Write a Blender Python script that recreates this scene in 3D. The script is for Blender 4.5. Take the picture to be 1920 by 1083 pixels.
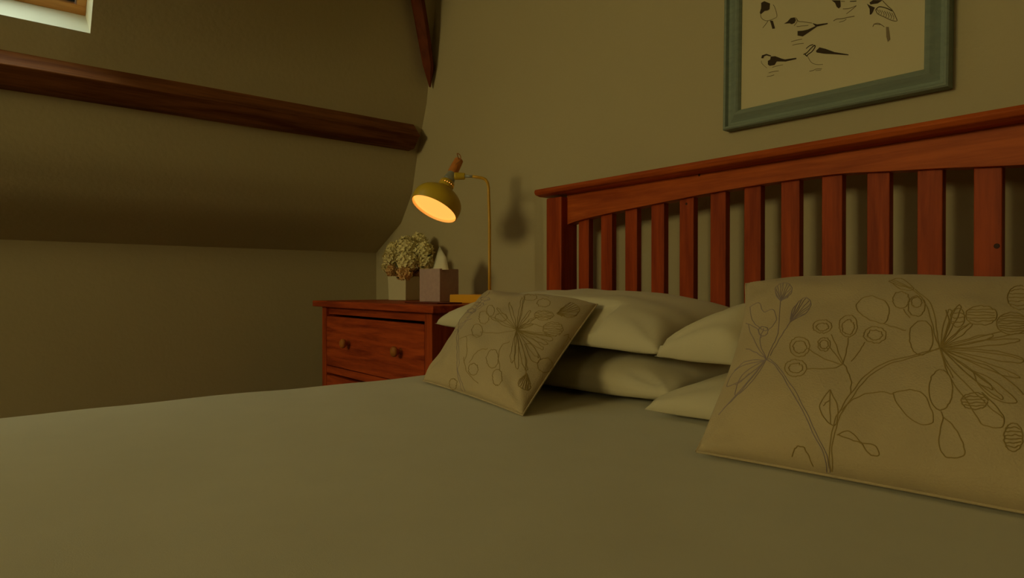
import bpy, bmesh, math, random
from math import sin, cos, pi, radians, atan2, sqrt
from mathutils import Vector as V, Matrix, noise
from mathutils.bvhtree import BVHTree
random.seed(4)
C = bpy.context.scene.collection
for o in list(bpy.data.objects): bpy.data.objects.remove(o)

# ---------------------------------------------------------------- camera, world, light
W, H, F = 1920.0, 1083.0, 1210.0
YAW, PITCH = 0.8854, -0.00395
CAM = V((0, 0, 0.846))
cd = bpy.data.cameras.new('camera'); cam = bpy.data.objects.new('camera', cd); C.objects.link(cam)
cd.sensor_width = 36; cd.lens = F / W * 36; cd.clip_start = 0.02
cam.location = CAM; cam.rotation_euler = (pi / 2 + PITCH, 0, YAW)
bpy.context.scene.camera = cam
fw = V((-sin(YAW) * cos(PITCH), cos(YAW) * cos(PITCH), sin(PITCH)))
rt = V((cos(YAW), sin(YAW), 0)); upv = rt.cross(fw)
def ray(px, py): return (fw + rt * ((px - W / 2) / F) - upv * ((py - H / 2) / F))
def at_y(px, py, y): d = ray(px, py); return CAM + d * (y / d.y)
def at_x(px, py, x): d = ray(px, py); return CAM + d * (x / d.x)
def at_z(px, py, z): d = ray(px, py); return CAM + d * ((z - CAM.z) / d.z)
def at_d(px, py, t): return CAM + ray(px, py) * t

vs = bpy.context.scene.view_settings
bpy.context.scene.display_settings.display_device = 'sRGB'
vs.view_transform = 'Standard'; vs.look = 'None'; vs.gamma = 1; vs.use_curve_mapping = False
vs.exposure = 0.0

w = bpy.data.worlds.new('world'); bpy.context.scene.world = w; w.use_nodes = True
wt = w.node_tree; bg = wt.nodes['Background']; bg.inputs[1].default_value = 1.0
tcw = wt.nodes.new('ShaderNodeTexCoord'); sxw = wt.nodes.new('ShaderNodeSeparateXYZ'); rw = wt.nodes.new('ShaderNodeValToRGB')
wt.links.new(tcw.outputs['Generated'], sxw.inputs[0]); wt.links.new(sxw.outputs['Z'], rw.inputs[0]); wt.links.new(rw.outputs[0], bg.inputs[0])
# overcast sky: dark ground below the horizon, warm and dim near it, bright and cool overhead
for k_, (p_, c_) in enumerate(((0.0, (.25, .20, .08)), (0.06, (1.4, 1.15, .50)), (0.40, (1.6, 1.6, 1.0)), (0.75, (2.0, 2.25, 1.7)), (0.95, (2.5, 2.9, 2.4)))):
    e_ = rw.color_ramp.elements[k_] if k_ < 2 else rw.color_ramp.elements.new(p_)
    e_.position = p_; e_.color = (*[v / 20 for v in c_], 1)
bg.inputs[1].default_value = 20.0

def area(name, loc, aim, sx, sy, power, col):
    l = bpy.data.lights.new(name, 'AREA'); l.shape = 'RECTANGLE'; l.size = sx; l.size_y = sy
    l.energy = power; l.color = col
    o = bpy.data.objects.new(name, l); C.objects.link(o); o.location = loc
    o.rotation_euler = (V(aim) - V(loc)).to_track_quat('-Z', 'Y').to_euler()
    return o
# daylight through the roof window on the left and the gable window opposite the bed, plus an added fill
area('skylight_daylight', (-2.26, -0.15, 2.24), (-2.28, -0.05, 1.45), 0.60, 0.46, .6, (1.0, 0.97, 0.70)).data.spread = radians(75)
area('window_daylight', (-1.25, -3.36, 1.83), (-1.15, 1.4, 1.0), 0.98, 0.82, 40.0, (1.0, 0.80, 0.33))
area('right_fill_light', (0.85, -3.36, 1.70), (-0.9, 1.4, 0.8), 0.55, 0.72, 6.0, (1.0, 0.80, 0.35))  # added fill that lifts the right-hand faces, shining through an invented window

# ---------------------------------------------------------------- materials
def lin(c): return tuple(((x / 12.92) if x <= .04045 else ((x + .055) / 1.055) ** 2.4) for x in c)
def mat(name, col, rough=.6, spec=.3, metal=0, bump=0, bscale=40, var=0, vscale=3, detail=4, stretch=None, col2=None):
    m = bpy.data.materials.new(name); m.use_nodes = True; nt = m.node_tree; b = nt.nodes['Principled BSDF']
    b.inputs['Base Color'].default_value = (*col, 1); b.inputs['Roughness'].default_value = rough
    b.inputs['Specular IOR Level'].default_value = spec; b.inputs['Metallic'].default_value = metal
    tc = nt.nodes.new('ShaderNodeTexCoord'); src = tc.outputs['Object']
    if stretch:
        mp = nt.nodes.new('ShaderNodeMapping'); mp.inputs['Scale'].default_value = stretch
        nt.links.new(src, mp.inputs[0]); src = mp.outputs[0]
    if var or col2:
        n = nt.nodes.new('ShaderNodeTexNoise'); n.inputs['Scale'].default_value = vscale; n.inputs['Detail'].default_value = detail
        nt.links.new(src, n.inputs['Vector'])
        r = nt.nodes.new('ShaderNodeValToRGB'); r.color_ramp.elements[0].position = .32; r.color_ramp.elements[1].position = .68
        c2 = col2 or tuple(x * (1 - var) for x in col)
        r.color_ramp.elements[0].color = (*c2, 1); r.color_ramp.elements[1].color = (*col, 1)
        nt.links.new(n.outputs[0], r.inputs[0]); nt.links.new(r.outputs[0], b.inputs['Base Color'])
    if bump:
        n2 = nt.nodes.new('ShaderNodeTexNoise'); n2.inputs['Scale'].default_value = bscale; n2.inputs['Detail'].default_value = 3
        nt.links.new(src, n2.inputs['Vector'])
        bp = nt.nodes.new('ShaderNodeBump'); bp.inputs['Strength'].default_value = bump; bp.inputs['Distance'].default_value = .004
        nt.links.new(n2.outputs[0], bp.inputs['Height']); nt.links.new(bp.outputs[0], b.inputs['Normal'])
    return m
def wood(name, light, dark, axis='x', rough=.42, knots=False, scale=1.0):
    """grain: noise stretched along one axis, a distorted wave for the rings"""
    m = bpy.data.materials.new(name); m.use_nodes = True; nt = m.node_tree; b = nt.nodes['Principled BSDF']
    tc = nt.nodes.new('ShaderNodeTexCoord'); mp = nt.nodes.new('ShaderNodeMapping')
    s = {'x': (.7, 9, 9), 'y': (9, .7, 9), 'z': (9, 9, .7)}[axis]
    mp.inputs['Scale'].default_value = tuple(k * scale for k in s)
    nt.links.new(tc.outputs['Object'], mp.inputs[0])
    n = nt.nodes.new('ShaderNodeTexNoise'); n.inputs['Scale'].default_value = 5; n.inputs['Detail'].default_value = 6; n.inputs['Distortion'].default_value = .5
    nt.links.new(mp.outputs[0], n.inputs['Vector'])
    n2 = nt.nodes.new('ShaderNodeTexNoise'); n2.inputs['Scale'].default_value = 28; n2.inputs['Detail'].default_value = 4
    nt.links.new(mp.outputs[0], n2.inputs['Vector'])
    mx = nt.nodes.new('ShaderNodeMath'); mx.operation = 'ADD'
    m2 = nt.nodes.new('ShaderNodeMath'); m2.operation = 'MULTIPLY'; m2.inputs[1].default_value = .35
    nt.links.new(n2.outputs[0], m2.inputs[0]); nt.links.new(n.outputs[0], mx.inputs[0]); nt.links.new(m2.outputs[0], mx.inputs[1])
    r = nt.nodes.new('ShaderNodeValToRGB'); r.color_ramp.elements[0].position = .48; r.color_ramp.elements[1].position = .86
    r.color_ramp.elements[0].color = (*dark, 1); r.color_ramp.elements[1].color = (*light, 1)
    nt.links.new(mx.outputs[0], r.inputs[0]); last = r.outputs[0]
    if knots:
        v = nt.nodes.new('ShaderNodeTexVoronoi'); v.inputs['Scale'].default_value = knots
        nt.links.new(tc.outputs['Object'], v.inputs['Vector'])
        kr = nt.nodes.new('ShaderNodeValToRGB'); kr.color_ramp.elements[0].position = .03; kr.color_ramp.elements[1].position = .06
        nt.links.new(v.outputs['Distance'], kr.inputs[0])
        mi = nt.nodes.new('ShaderNodeMix'); mi.data_type = 'RGBA'; mi.inputs['A'].default_value = (dark[0] * .25, dark[1] * .3, dark[2] * .3, 1)
        nt.links.new(kr.outputs[0], mi.inputs['Factor']); nt.links.new(last, mi.inputs['B']); last = mi.outputs['Result']
    nt.links.new(last, b.inputs['Base Color'])
    b.inputs['Roughness'].default_value = rough + .12; b.inputs['Specular IOR Level'].default_value = .18
    bp = nt.nodes.new('ShaderNodeBump'); bp.inputs['Strength'].default_value = .12; bp.inputs['Distance'].default_value = .002
    nt.links.new(mx.outputs[0], bp.inputs['Height']); nt.links.new(bp.outputs[0], b.inputs['Normal'])
    return m
def emis(name, col, s):
    m = bpy.data.materials.new(name); m.use_nodes = True; b = m.node_tree.nodes['Principled BSDF']
    b.inputs['Base Color'].default_value = (*col, 1); b.inputs['Emission Color'].default_value = (*col, 1); b.inputs['Emission Strength'].default_value = s
    return m
def fabric(name, col, weave=900, bump=.25, var=.06, rough=.9):
    m = mat(name, col, rough, .1, bump=bump, bscale=weave, var=var, vscale=14, detail=6)
    m.node_tree.nodes['Principled BSDF'].inputs['Sheen Weight'].default_value = .15
    return m
def pane_mat(name):
    m = bpy.data.materials.new(name); m.use_nodes = True; nt = m.node_tree
    nt.nodes.remove(nt.nodes['Principled BSDF']); out = nt.nodes['Material Output']
    t = nt.nodes.new('ShaderNodeBsdfTransparent'); t.inputs[0].default_value = (.94, .97, .95, 1)
    g = nt.nodes.new('ShaderNodeBsdfGlossy'); g.inputs['Roughness'].default_value = .02
    mi = nt.nodes.new('ShaderNodeMixShader'); mi.inputs[0].default_value = .04
    nt.links.new(t.outputs[0], mi.inputs[1]); nt.links.new(g.outputs[0], mi.inputs[2])
    nt.links.new(mi.outputs[0], out.inputs[0]); return m

M = dict(
    wall=mat('cream_wall_paint', (.53, .46, .30), .85, .15, bump=.25, bscale=60, var=.03, vscale=2),
    reveal=mat('white_reveal_paint', (.80, .82, .76), .6, .2, bump=.1, bscale=50),
    floor=mat('beige_carpet', (.24, .17, .10), .95, .05, bump=.6, bscale=300, var=.2, vscale=60),
    beam=wood('dark_stained_timber', (.30, .110, .032), (.11, .028, .008), 'y', .5, scale=.6),
    brace=wood('dark_stained_timber_upright', (.19, .042, .012), (.08, .016, .005), 'z', .5, scale=.6),
    pine_x=wood('red_pine_lengthwise', (.56, .115, .017), (.32, .052, .008), 'x', .38, knots=3.2),
    pine_z=wood('red_pine_upright', (.44, .068, .011), (.25, .033, .006), 'z', .38, knots=3.2),
    chest_x=wood('red_oak_lengthwise', (.50, .080, .016), (.22, .026, .006), 'x', .4, scale=1.1),
    chest_z=wood('red_oak_upright', (.46, .075, .015), (.24, .030, .007), 'z', .4, scale=1.1),
    knot=mat('dark_knot', (.05, .012, .004), .6),
    knob=wood('knob_pine', (.52, .20, .04), (.34, .11, .02), 'z', .35),
    winwood=wood('window_pine', (.75, .38, .12), (.55, .25, .07), 'y', .4),
    gasket=mat('black_gasket', (.01, .01, .01), .6),
    sheet=fabric('off_white_bedspread', (.67, .63, .49), 900, .08, .03),
    pillow=fabric('white_pillowcase', (.66, .59, .42), 900, .12, .03),
    linen=fabric('natural_linen', (.56, .445, .275), 420, .3, .10),
    thread=mat('ochre_thread', (.34, .24, .08), .8),
    thread2=mat('grey_purple_thread', (.33, .26, .26), .8),
    yellow=mat('mustard_enamel', (.62, .42, .03), .38, .45),
    pole=mat('mustard_tube_enamel', (.66, .36, .03), .38, .45),
    basew=mat('amber_lamp_base', (.80, .40, .03), .35, .4),
    shade_in=mat('shade_white_inside', (.9, .8, .6), .5),
    steel=mat('dull_steel', (.36, .37, .34), .4, .5, .25),
    hwood=wood('handle_wood', (.66, .25, .06), (.50, .17, .04), 'z', .45),
    leather=mat('tan_leather', (.42, .17, .05), .6),
    bulb=emis('warm_bulb', (1.0, .45, .085), 1.15),
    pot=mat('white_ceramic', (.66, .60, .42), .35, .4),
    petal=mat('cream_petals', (.97, .87, .50), .7, .1, var=.15, vscale=18),
    petal2=mat('peach_petals', (.88, .58, .28), .7, .1, var=.25, vscale=18),
    leafm=mat('dark_leaf', (.05, .06, .02), .6),
    tbox=mat('lilac_card', (.51, .37, .36), .7, .2, var=.10, vscale=90),
    tissue=mat('white_tissue', (.78, .74, .58), .9, .1),
    coaster=mat('dark_red_leather', (.12, .02, .01), .5),
    frame=wood('blue_painted_wood', (.27, .33, .29), (.23, .285, .25), 'x', .5, scale=2),
    paper=mat('cream_paper', (.66, .59, .40), .8, .1, var=.03, vscale=5),
    ink=mat('black_ink', (.055, .035, .02), .8), ink2=mat('grey_ink', (.26, .20, .12), .8),
    pane=pane_mat('window_pane_glass'), white=mat('white_frame_paint', (.75, .74, .66), .5),
    mattress=fabric('mattress_ticking', (.7, .68, .6)),
)

# ---------------------------------------------------------------- mesh helpers
def obj(name, bm, m, parent=None, smooth=False, bevel=0, seg=2):
    bmesh.ops.recalc_face_normals(bm, faces=bm.faces[:])
    me = bpy.data.meshes.new(name); bm.to_mesh(me); bm.free()
    o = bpy.data.objects.new(name, me); C.objects.link(o)
    for k in (m if isinstance(m, (list, tuple)) else [m]): me.materials.append(k)
    if smooth:
        for p in me.polygons: p.use_smooth = True
    if bevel:
        b = o.modifiers.new('bevel', 'BEVEL'); b.width = bevel; b.segments = seg; b.limit_method = 'ANGLE'
    if parent is not None: o.parent = parent; o.matrix_parent_inverse = parent_inv(parent)
    return o
def parent_inv(p):
    m = Matrix.LocRotScale(p.location, p.rotation_euler, None)
    return m.inverted() if p.parent is None else m.inverted()
def tag(o, label=None, cat=None, group=None, kind=None):
    if label: o['label'] = label
    if cat: o['category'] = cat
    if group: o['group'] = group
    if kind: o['kind'] = kind
    return o
def thing(name, label, cat, loc, group=None):
    o = bpy.data.objects.new(name, None); C.objects.link(o); o.location = loc; o.empty_display_size = .1
    return tag(o, label, cat, group)
def box(bm, a, b, mi=0):
    x0, y0, z0 = a; x1, y1, z1 = b
    v = [bm.verts.new(p) for p in ((x0,y0,z0),(x1,y0,z0),(x1,y1,z0),(x0,y1,z0),(x0,y0,z1),(x1,y0,z1),(x1,y1,z1),(x0,y1,z1))]
    for q in ((0,3,2,1),(4,5,6,7),(0,1,5,4),(1,2,6,5),(2,3,7,6),(3,0,4,7)):
        f = bm.faces.new([v[i] for i in q]); f.material_index = mi
    return v
def bx(name, a, b, m, parent=None, bevel=.002):
    bm = bmesh.new(); box(bm, a, b); return obj(name, bm, m, parent, bevel=bevel)
def frame_axes(d):
    d = V(d).normalized(); a = V((0, 0, 1)) if abs(d.z) < .9 else V((1, 0, 0))
    u = d.cross(a).normalized(); return d, u, d.cross(u).normalized()
def lathe(bm, prof, org, axis, n=32, mi=0, closed=False):
    """prof: list of (distance along axis, radius)"""
    d, u, v = frame_axes(axis); org = V(org); rings = []
    for h, r in prof:
        if r < 1e-5: rings.append([bm.verts.new(org + d * h)])
        else: rings.append([bm.verts.new(org + d * h + (u * cos(2*pi*i/n) + v * sin(2*pi*i/n)) * r) for i in range(n)])
    for a, b in zip(rings, rings[1:]):
        for i in range(n):
            j = (i + 1) % n
            if len(a) == 1 and len(b) == 1: continue
            if len(a) == 1: f = bm.faces.new((a[0], b[i], b[j]))
            elif len(b) == 1: f = bm.faces.new((a[i], b[0], a[j]))
            else: f = bm.faces.new((a[i], b[i], b[j], a[j]))
            f.material_index = mi
def tube(bm, pts, r, n=10, mi=0, caps=True, nrm=None):
    pts = [V(p) for p in pts]; rings = []; prev = None
    for i, p in enumerate(pts):
        t = (pts[min(i+1, len(pts)-1)] - pts[max(i-1, 0)])
        if t.length < 1e-7: t = V((0,0,1))
        t.normalize()
        if prev is None: d, u, v = frame_axes(t)
        else:
            u = prev - t * prev.dot(t); u.normalize(); v = t.cross(u)
        prev = u; rr = r[i] if isinstance(r, (list, tuple)) else r
        rings.append([bm.verts.new(p + (u * cos(2*pi*k/n) + v * sin(2*pi*k/n)) * rr) for k in range(n)])
    for a, b in zip(rings, rings[1:]):
        for k in range(n):
            f = bm.faces.new((a[k], a[(k+1)%n], b[(k+1)%n], b[k])); f.material_index = mi
    if caps:
        for q in (rings[0][::-1], rings[-1]):
            f = bm.faces.new(q); f.material_index = mi
def smooth_path(pts, n=6, closed=False):
    """Catmull-Rom through 2-D or 3-D points"""
    P = [V(p) for p in pts]; out = []; N = len(P)
    rng = range(N) if closed else range(N - 1)
    for i in rng:
        p0 = P[(i-1) % N] if closed else P[max(i-1, 0)]; p1 = P[i]; p2 = P[(i+1) % N]
        p3 = P[(i+2) % N] if closed else P[min(i+2, N-1)]
        for k in range(n):
            t = k / n
            out.append(0.5 * ((2*p1) + (p2-p0)*t + (2*p0-5*p1+4*p2-p3)*t*t + (-p0+3*p1-3*p2+p3)*t**3))
    out.append(P[0] if closed else P[-1]); return out
def quad_sheet(bm, rows, mi=0):
    g = [[bm.verts.new(p) for p in r] for r in rows]
    for a, b in zip(g, g[1:]):
        for i in range(len(a) - 1):
            f = bm.faces.new((a[i], a[i+1], b[i+1], b[i])); f.material_index = mi
    return g

# ---------------------------------------------------------------- room shell
YW, YF = 1.43, -2.95            # bed wall, opposite wall
ZC = CAM.z
S = lambda x, z: (x * YW, ZC + z * YW)
KX = -1.93 * YW
prof = [S(-1.93, .11), S(-1.765, .197), S(-1.70, .280), S(-1.667, .40), S(-1.617, .533), S(-1.565, .82), S(-1.36, 1.16)]
RX = 2.30; TOPZ = prof[-1][1]
SKY0, SKY1 = -.55, .249         # the roof window's opening along y
bm = bmesh.new(); box(bm, (KX - .12, YF - .40, -.12), (RX + .12, YW + .12, 0)); tag(obj('floor', bm, M['floor']), kind='structure')
bm = bmesh.new(); box(bm, (KX - .12, YF - .12, 0), (KX, YW + .12, prof[0][1])); tag(obj('wall_left', bm, M['wall']), kind='structure')
bm = bmesh.new(); box(bm, (KX - .12, YW, 0), (RX + .12, YW + .12, TOPZ + .1)); tag(obj('wall_back', bm, M['wall']), kind='structure')
RP = [(RX, 1.15), (1.95, 1.65), (1.60, TOPZ)]   # right side of the roof, out of the picture
bm = bmesh.new(); box(bm, (RX, YF - .12, 0), (RX + .12, YW + .12, 1.15)); tag(obj('wall_right', bm, M['wall']), kind='structure')
# opposite wall with a window opening
WX0, WX1, WZ0, WZ1 = -1.75, -.75, 1.40, 2.23
bm = bmesh.new()
box(bm, (KX - .12, YF - .40, 0), (WX0, YF, TOPZ + .1)); VX0, VX1, VZ0, VZ1 = .55, 1.15, 1.32, 2.10  # second opening, added for the fill light
box(bm, (WX1, YF - .40, 0), (VX0, YF, TOPZ + .1)); box(bm, (VX1, YF - .40, 0), (RX + .12, YF, TOPZ + .1)); box(bm, (VX0, YF - .40, 0), (VX1, YF, VZ0)); box(bm, (VX0, YF - .40, VZ1), (VX1, YF, TOPZ + .1))
box(bm, (WX0, YF - .40, 0), (WX1, YF, WZ0)); box(bm, (WX0, YF - .40, WZ1), (WX1, YF, TOPZ + .1))
tag(obj('wall_front', bm, M['wall']), kind='structure')
wn = thing('window_2', None, None, (-1.25, YF, WZ0)); tag(wn, kind='structure')
bm = bmesh.new()
for a, b in (((WX0, YF-.36, WZ0), (WX0+.05, YF-.30, WZ1)), ((WX1-.05, YF-.36, WZ0), (WX1, YF-.30, WZ1)), ((WX0, YF-.36, WZ0), (WX1, YF-.30, WZ0+.05)), ((WX0, YF-.36, WZ1-.05), (WX1, YF-.30, WZ1)), ((-1.27, YF-.36, WZ0), (-1.23, YF-.30, WZ1))): box(bm, a, b)
obj('window_frame', bm, M['white'], wn)
bm = bmesh.new(); quad_sheet(bm, [[(WX0, YF-.328, WZ0), (WX1, YF-.328, WZ0)], [(WX0, YF-.328, WZ1), (WX1, YF-.328, WZ1)]]); obj('window_pane', bm, M['pane'], wn)

wn = thing('fill_window', None, None, (.85, YF, VZ0)); tag(wn, kind='structure')  # unseen extra window, put in only to carry the fill light
bm = bmesh.new()
for a, b in (((VX0, YF-.36, VZ0), (VX0+.05, YF-.30, VZ1)), ((VX1-.05, YF-.36, VZ0), (VX1, YF-.30, VZ1)), ((VX0, YF-.36, VZ0), (VX1, YF-.30, VZ0+.05)), ((VX0, YF-.36, VZ1-.05), (VX1, YF-.30, VZ1)), ((.835, YF-.36, VZ0), (.865, YF-.30, VZ1))): box(bm, a, b)
obj('window_frame', bm, M['white'], wn)
bm = bmesh.new(); quad_sheet(bm, [[(VX0, YF-.328, VZ0), (VX1, YF-.328, VZ0)], [(VX0, YF-.328, VZ1), (VX1, YF-.328, VZ1)]]); obj('window_pane', bm, M['pane'], wn)

# the roof slopes: profile extruded along y with the roof window left open, given thickness outward
bm = bmesh.new()
ys = [YF - .1]
while ys[-1] < YW + .06: ys.append(min(ys[-1] + .09, YW + .06))
ys = sorted([y for y in ys if abs(y - SKY0) > .03 and abs(y - SKY1) > .03] + [SKY0, SKY1])
sub = []
for i, (a, b) in enumerate(zip(prof, prof[1:])):
    n = 1 if i >= 3 else 3
    for k in range(n): t = k / n; sub.append((a[0]*(1-t)+b[0]*t, a[1]*(1-t)+b[1]*t, i))
sub.append((*prof[-1], 9))
def lean(y, z):
    """above the purlin the slope eases from steep at the bed wall to about 45 degrees at the roof window"""
    t = min(1, max(0, (1.30 - y) / .95)); t = t*t*(3-2*t)
    return t * .70 * max(0, z - prof[4][1])
sub2 = []
for a_, b_ in zip(sub, sub[1:]):
    n_ = 6 if a_[2] >= 4 else 1
    for k in range(n_): t = k/n_; sub2.append((a_[0]*(1-t)+b_[0]*t, a_[1]*(1-t)+b_[1]*t, a_[2]))
sub = sub2 + [sub[-1]]
ZTOPW = 2.06                     # upper edge of the roof window opening
zz_ = min((abs(q[1] - ZTOPW), k) for k, q in enumerate(sub))[1]; ZTOPW = sub[zz_][1]
g = [[bm.verts.new((x + lean(y, z), y, z)) for y in ys] for (x, z, i) in sub]
TOPI = 4                         # opening covers profile segments 4 and 5 up to z = OT
for r in range(len(sub) - 1):
    for k in range(len(ys) - 1):
        if sub[r][2] >= 4 and r < zz_ and SKY0 - 1e-4 <= ys[k] and ys[k+1] <= SKY1 + 1e-4: continue
        bm.faces.new((g[r][k], g[r][k+1], g[r+1][k+1], g[r+1][k]))
# flat top and right-hand slope
def strip(p, q):
    v = [bm.verts.new((p[0], YF - .1, p[1])), bm.verts.new((p[0], YW + .06, p[1])), bm.verts.new((q[0], YW + .06, q[1])), bm.verts.new((q[0], YF - .1, q[1]))]
    bm.faces.new(v)
vt = [bm.verts.new((RP[-1][0], y, TOPZ)) for y in ys]
for k in range(len(ys) - 1): bm.faces.new((g[-1][k], g[-1][k+1], vt[k+1], vt[k]))
strip(RP[-1], RP[-2]); strip(RP[-2], RP[0])
ceil = obj('ceiling', bm, M['wall'], smooth=False); tag(ceil, kind='structure')
for p in ceil.data.polygons: p.use_smooth = True
sf = ceil.modifiers.new('edge', 'EDGE_SPLIT'); sf.split_angle = radians(25)
# roof window: splayed reveal, pine frame, sash and pane
A = prof[4]; D2 = (sub[zz_][0] + lean(0, sub[zz_][1]), sub[zz_][1])
E1 = (A[0] - .118, A[1] + .092)                        # inner foot of the reveal, further out and up
win = thing('window_1', None, None, (A[0], (SKY0+SKY1)/2, A[1])); tag(win, kind='structure')
Lw_ = V((D2[0]-A[0], 0, D2[1]-A[1])); LW = Lw_.length - .02; Lw_.normalize(); E2 = (E1[0] + Lw_.x*LW, E1[1] + Lw_.z*LW)
print('skylight slope', Lw_, LW)
bm = bmesh.new()
quad_sheet(bm, [[(A[0], SKY0, A[1]), (A[0], SKY1, A[1])], [(E1[0], SKY0, E1[1]), (E1[0], SKY1, E1[1])]])
for y in (SKY0, SKY1):
    bm.faces.new([bm.verts.new((p[0], y, p[1])) for p in [A] + [(q[0] + lean(0, q[1]), q[1]) for q in sub if A[1] + .001 < q[1] < D2[1] - .001] + [D2, E2, E1]])
quad_sheet(bm, [[(E2[0], SKY0, E2[1]), (E2[0], SKY1, E2[1])], [(D2[0], SKY0, D2[1]), (D2[0], SKY1, D2[1])]])
obj('reveal', bm, M['reveal'], win)
def skybar(bm, y0, y1, s0, s1, d0, d1, mi=0):
    """bar in the window plane: y range, distance s up the window from its foot, depth d outward"""
    L = V((E2[0]-E1[0], 0, E2[1]-E1[1])).normalized(); N = V((-L.z, 0, L.x)); O = V((E1[0], 0, E1[1])); vv = []
    for d in (d0, d1):
        for s, y in ((s0, y0), (s0, y1), (s1, y1), (s1, y0)):
            p = O + L * s + N * d; vv.append(bm.verts.new((p.x, y, p.z)))
    for q in ((0,1,2,3),(7,6,5,4),(0,4,5,1),(1,5,6,2),(2,6,7,3),(3,7,4,0)):
        bm.faces.new([vv[i] for i in q]).material_index = mi
bm = bmesh.new()
for a in ((SKY0, SKY1, 0, .030), (SKY0, SKY1, LW-.04, LW), (SKY0, SKY0+.025, 0.03, LW-.04), (SKY1-.025, SKY1, 0.03, LW-.04)): skybar(bm, *a, -.006, .05)
obj('outer_frame', bm, M['winwood'], win, bevel=.002)
bm = bmesh.new()
for a in ((SKY0+.03, SKY1-.03, .034, .040), (SKY0+.03, SKY0+.034, .04, LW-.05), (SKY1-.034, SKY1-.03, .04, LW-.05)): skybar(bm, *a, .004, .05)
obj('gasket', bm, M['gasket'], win)
bm = bmesh.new()
for a in ((SKY0+.036, SKY1-.036, .042, .10), (SKY0+.036, SKY1-.036, LW-.1, LW-.045), (SKY0+.036, SKY0+.085, .10, LW-.1), (SKY1-.085, SKY1-.036, .10, LW-.1)): skybar(bm, *a, .010, .05)
obj('sash', bm, M['winwood'], win, bevel=.002)
bm = bmesh.new(); skybar(bm, SKY0+.08, SKY1-.08, .09, LW-.09, .028, .034); obj('pane', bm, M['pane'], win)

# roof timbers
PT = lambda r, z: (r, z)
e = .972 * YW                                  # the purlin stops just short of the wall
top, nose, bot = [(a * e, ZC + b * e) for a, b in ((-1.698, .496), (-1.649, .446), (-1.686, .412))]
sec = [top, nose, bot, (bot[0] - .10, bot[1] - .005), (top[0] - .08, top[1] + .01)]
bm = bmesh.new(); N = 60; rows = []
for k in range(N + 1):
    y = YF + (e - YF) * k / N; r = []
    for j, (x, z) in enumerate(sec):
        q = .0022 if j < 3 else 0
        r.append((x + q * noise.noise(V((y*3, j*7.3, .5))), y, z + q * noise.noise(V((y*3.3, j*5.1, 4)))))
    rows.append(r)
gg = [[bm.verts.new(p) for p in r] for r in rows]
for a, b in zip(gg, gg[1:]):
    for i in range(5): bm.faces.new((a[i], a[(i+1)%5], b[(i+1)%5], b[i]))
bm.faces.new(gg[0]); bm.faces.new(gg[-1])
tag(obj('roof_beam', bm, M['beam'], bevel=.004), 'long dark brown horizontal roof beam running along the left ceiling slope above the low wall', 'beam')
# short diagonal timber running up from the corner
T0 = V((-1.600, 1, .577)) * .985; dirb = V((.17, -.315, 1)); 
def Pt(px, py, yy): return at_y(px, py, yy)
bm = bmesh.new(); rows = []
cen = [(806, 163), (802.5, 122), (793.5, 62), (783, 0), (768, -80), (752, -170)]
ydp = [1.412, 1.390, 1.354, 1.316, 1.27, 1.22]
wid = [.003, .0215, .026, .027, .028, .028]
for (cx, cy), yy, ww in zip(cen, ydp, wid):
    c = at_y(cx, cy, yy); u = rt * ww; n = fw
    rows.append([c - u, c - u*.75 - fw*.012*(ww/.03), c + u*.55 - fw*.016*(ww/.03), c + u, c + u*.9 + fw*.06*(ww/.03), c - u*.9 + fw*.05*(ww/.03)])
gg = [[bm.verts.new(p) for p in r] for r in rows]
for a, b in zip(gg, gg[1:]):
    for i in range(6): bm.faces.new((a[i], a[(i+1)%6], b[(i+1)%6], b[i]))
bm.faces.new(gg[0]); bm.faces.new(gg[-1])
tag(obj('roof_brace', bm, M['brace'], bevel=.002), 'short dark brown timber slanting up from the corner above the lamp', 'beam')

# ---------------------------------------------------------------- bed
ZB = .6225                                      # top of the bedspread
HX0, HX1 = -1.401, .041                         # outer faces of the headboard posts
bed = thing('bed', 'double bed with a red pine slatted headboard under an arched rail', 'bed', (-.68, .35, 0))
for i, x in enumerate((HX0, HX1 - .063)):
    bx('headboard_post', (x, 1.275, 0), (x + .063, 1.340, 1.103), M['pine_z'], bed, .003)
# cap: moulded board, stepping back underneath
cz = ZC + .2265 * 1.255
capp = [(1.258, cz - .016), (1.253, cz - .008), (1.256, cz), (1.362, cz + .002), (1.362, cz - .020), (1.273, cz - .020), (1.266, cz - .018)]
bm = bmesh.new(); g = []
for x in (HX0 - .030, HX1 + .030): g.append([bm.verts.new((x, y, z)) for y, z in capp])
for i in range(len(capp)): j = (i+1) % len(capp); bm.faces.new((g[0][i], g[0][j], g[1][j], g[1][i]))
bm.faces.new(g[0]); bm.faces.new(g[1]); obj('headboard_cap', bm, M['pine_x'], bed, bevel=.002)
arch = [(-1.34, .1775), (-1.295, .186), (-1.165, .198), (-1.007, .208), (-.87, .216), (-.745, .2205), (-.655, .222), (-.572, .221), (-.487, .214), (-.403, .2075), (-.316, .199), (-.2, .190), (-.022, .178)]
def arch_z(x):
    for (a, b), (c, d) in zip(arch, arch[1:]):
        if x <= c: return ZC + b + (d - b) * max(0, (x - a)) / (c - a)
    return ZC + arch[-1][1]
ap = smooth_path([V((x, 0, z)) for x, z in arch], 5)
bm = bmesh.new(); rows = [[], [], [], []]
for p in ap:
    rows[0].append((p.x, 1.300, ZC + p.z)); rows[1].append((p.x, 1.300, cz - .018)); rows[2].append((p.x, 1.336, cz - .018)); rows[3].append((p.x, 1.336, ZC + p.z))
gg = [[bm.verts.new(p) for p in r] for r in rows]
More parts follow.
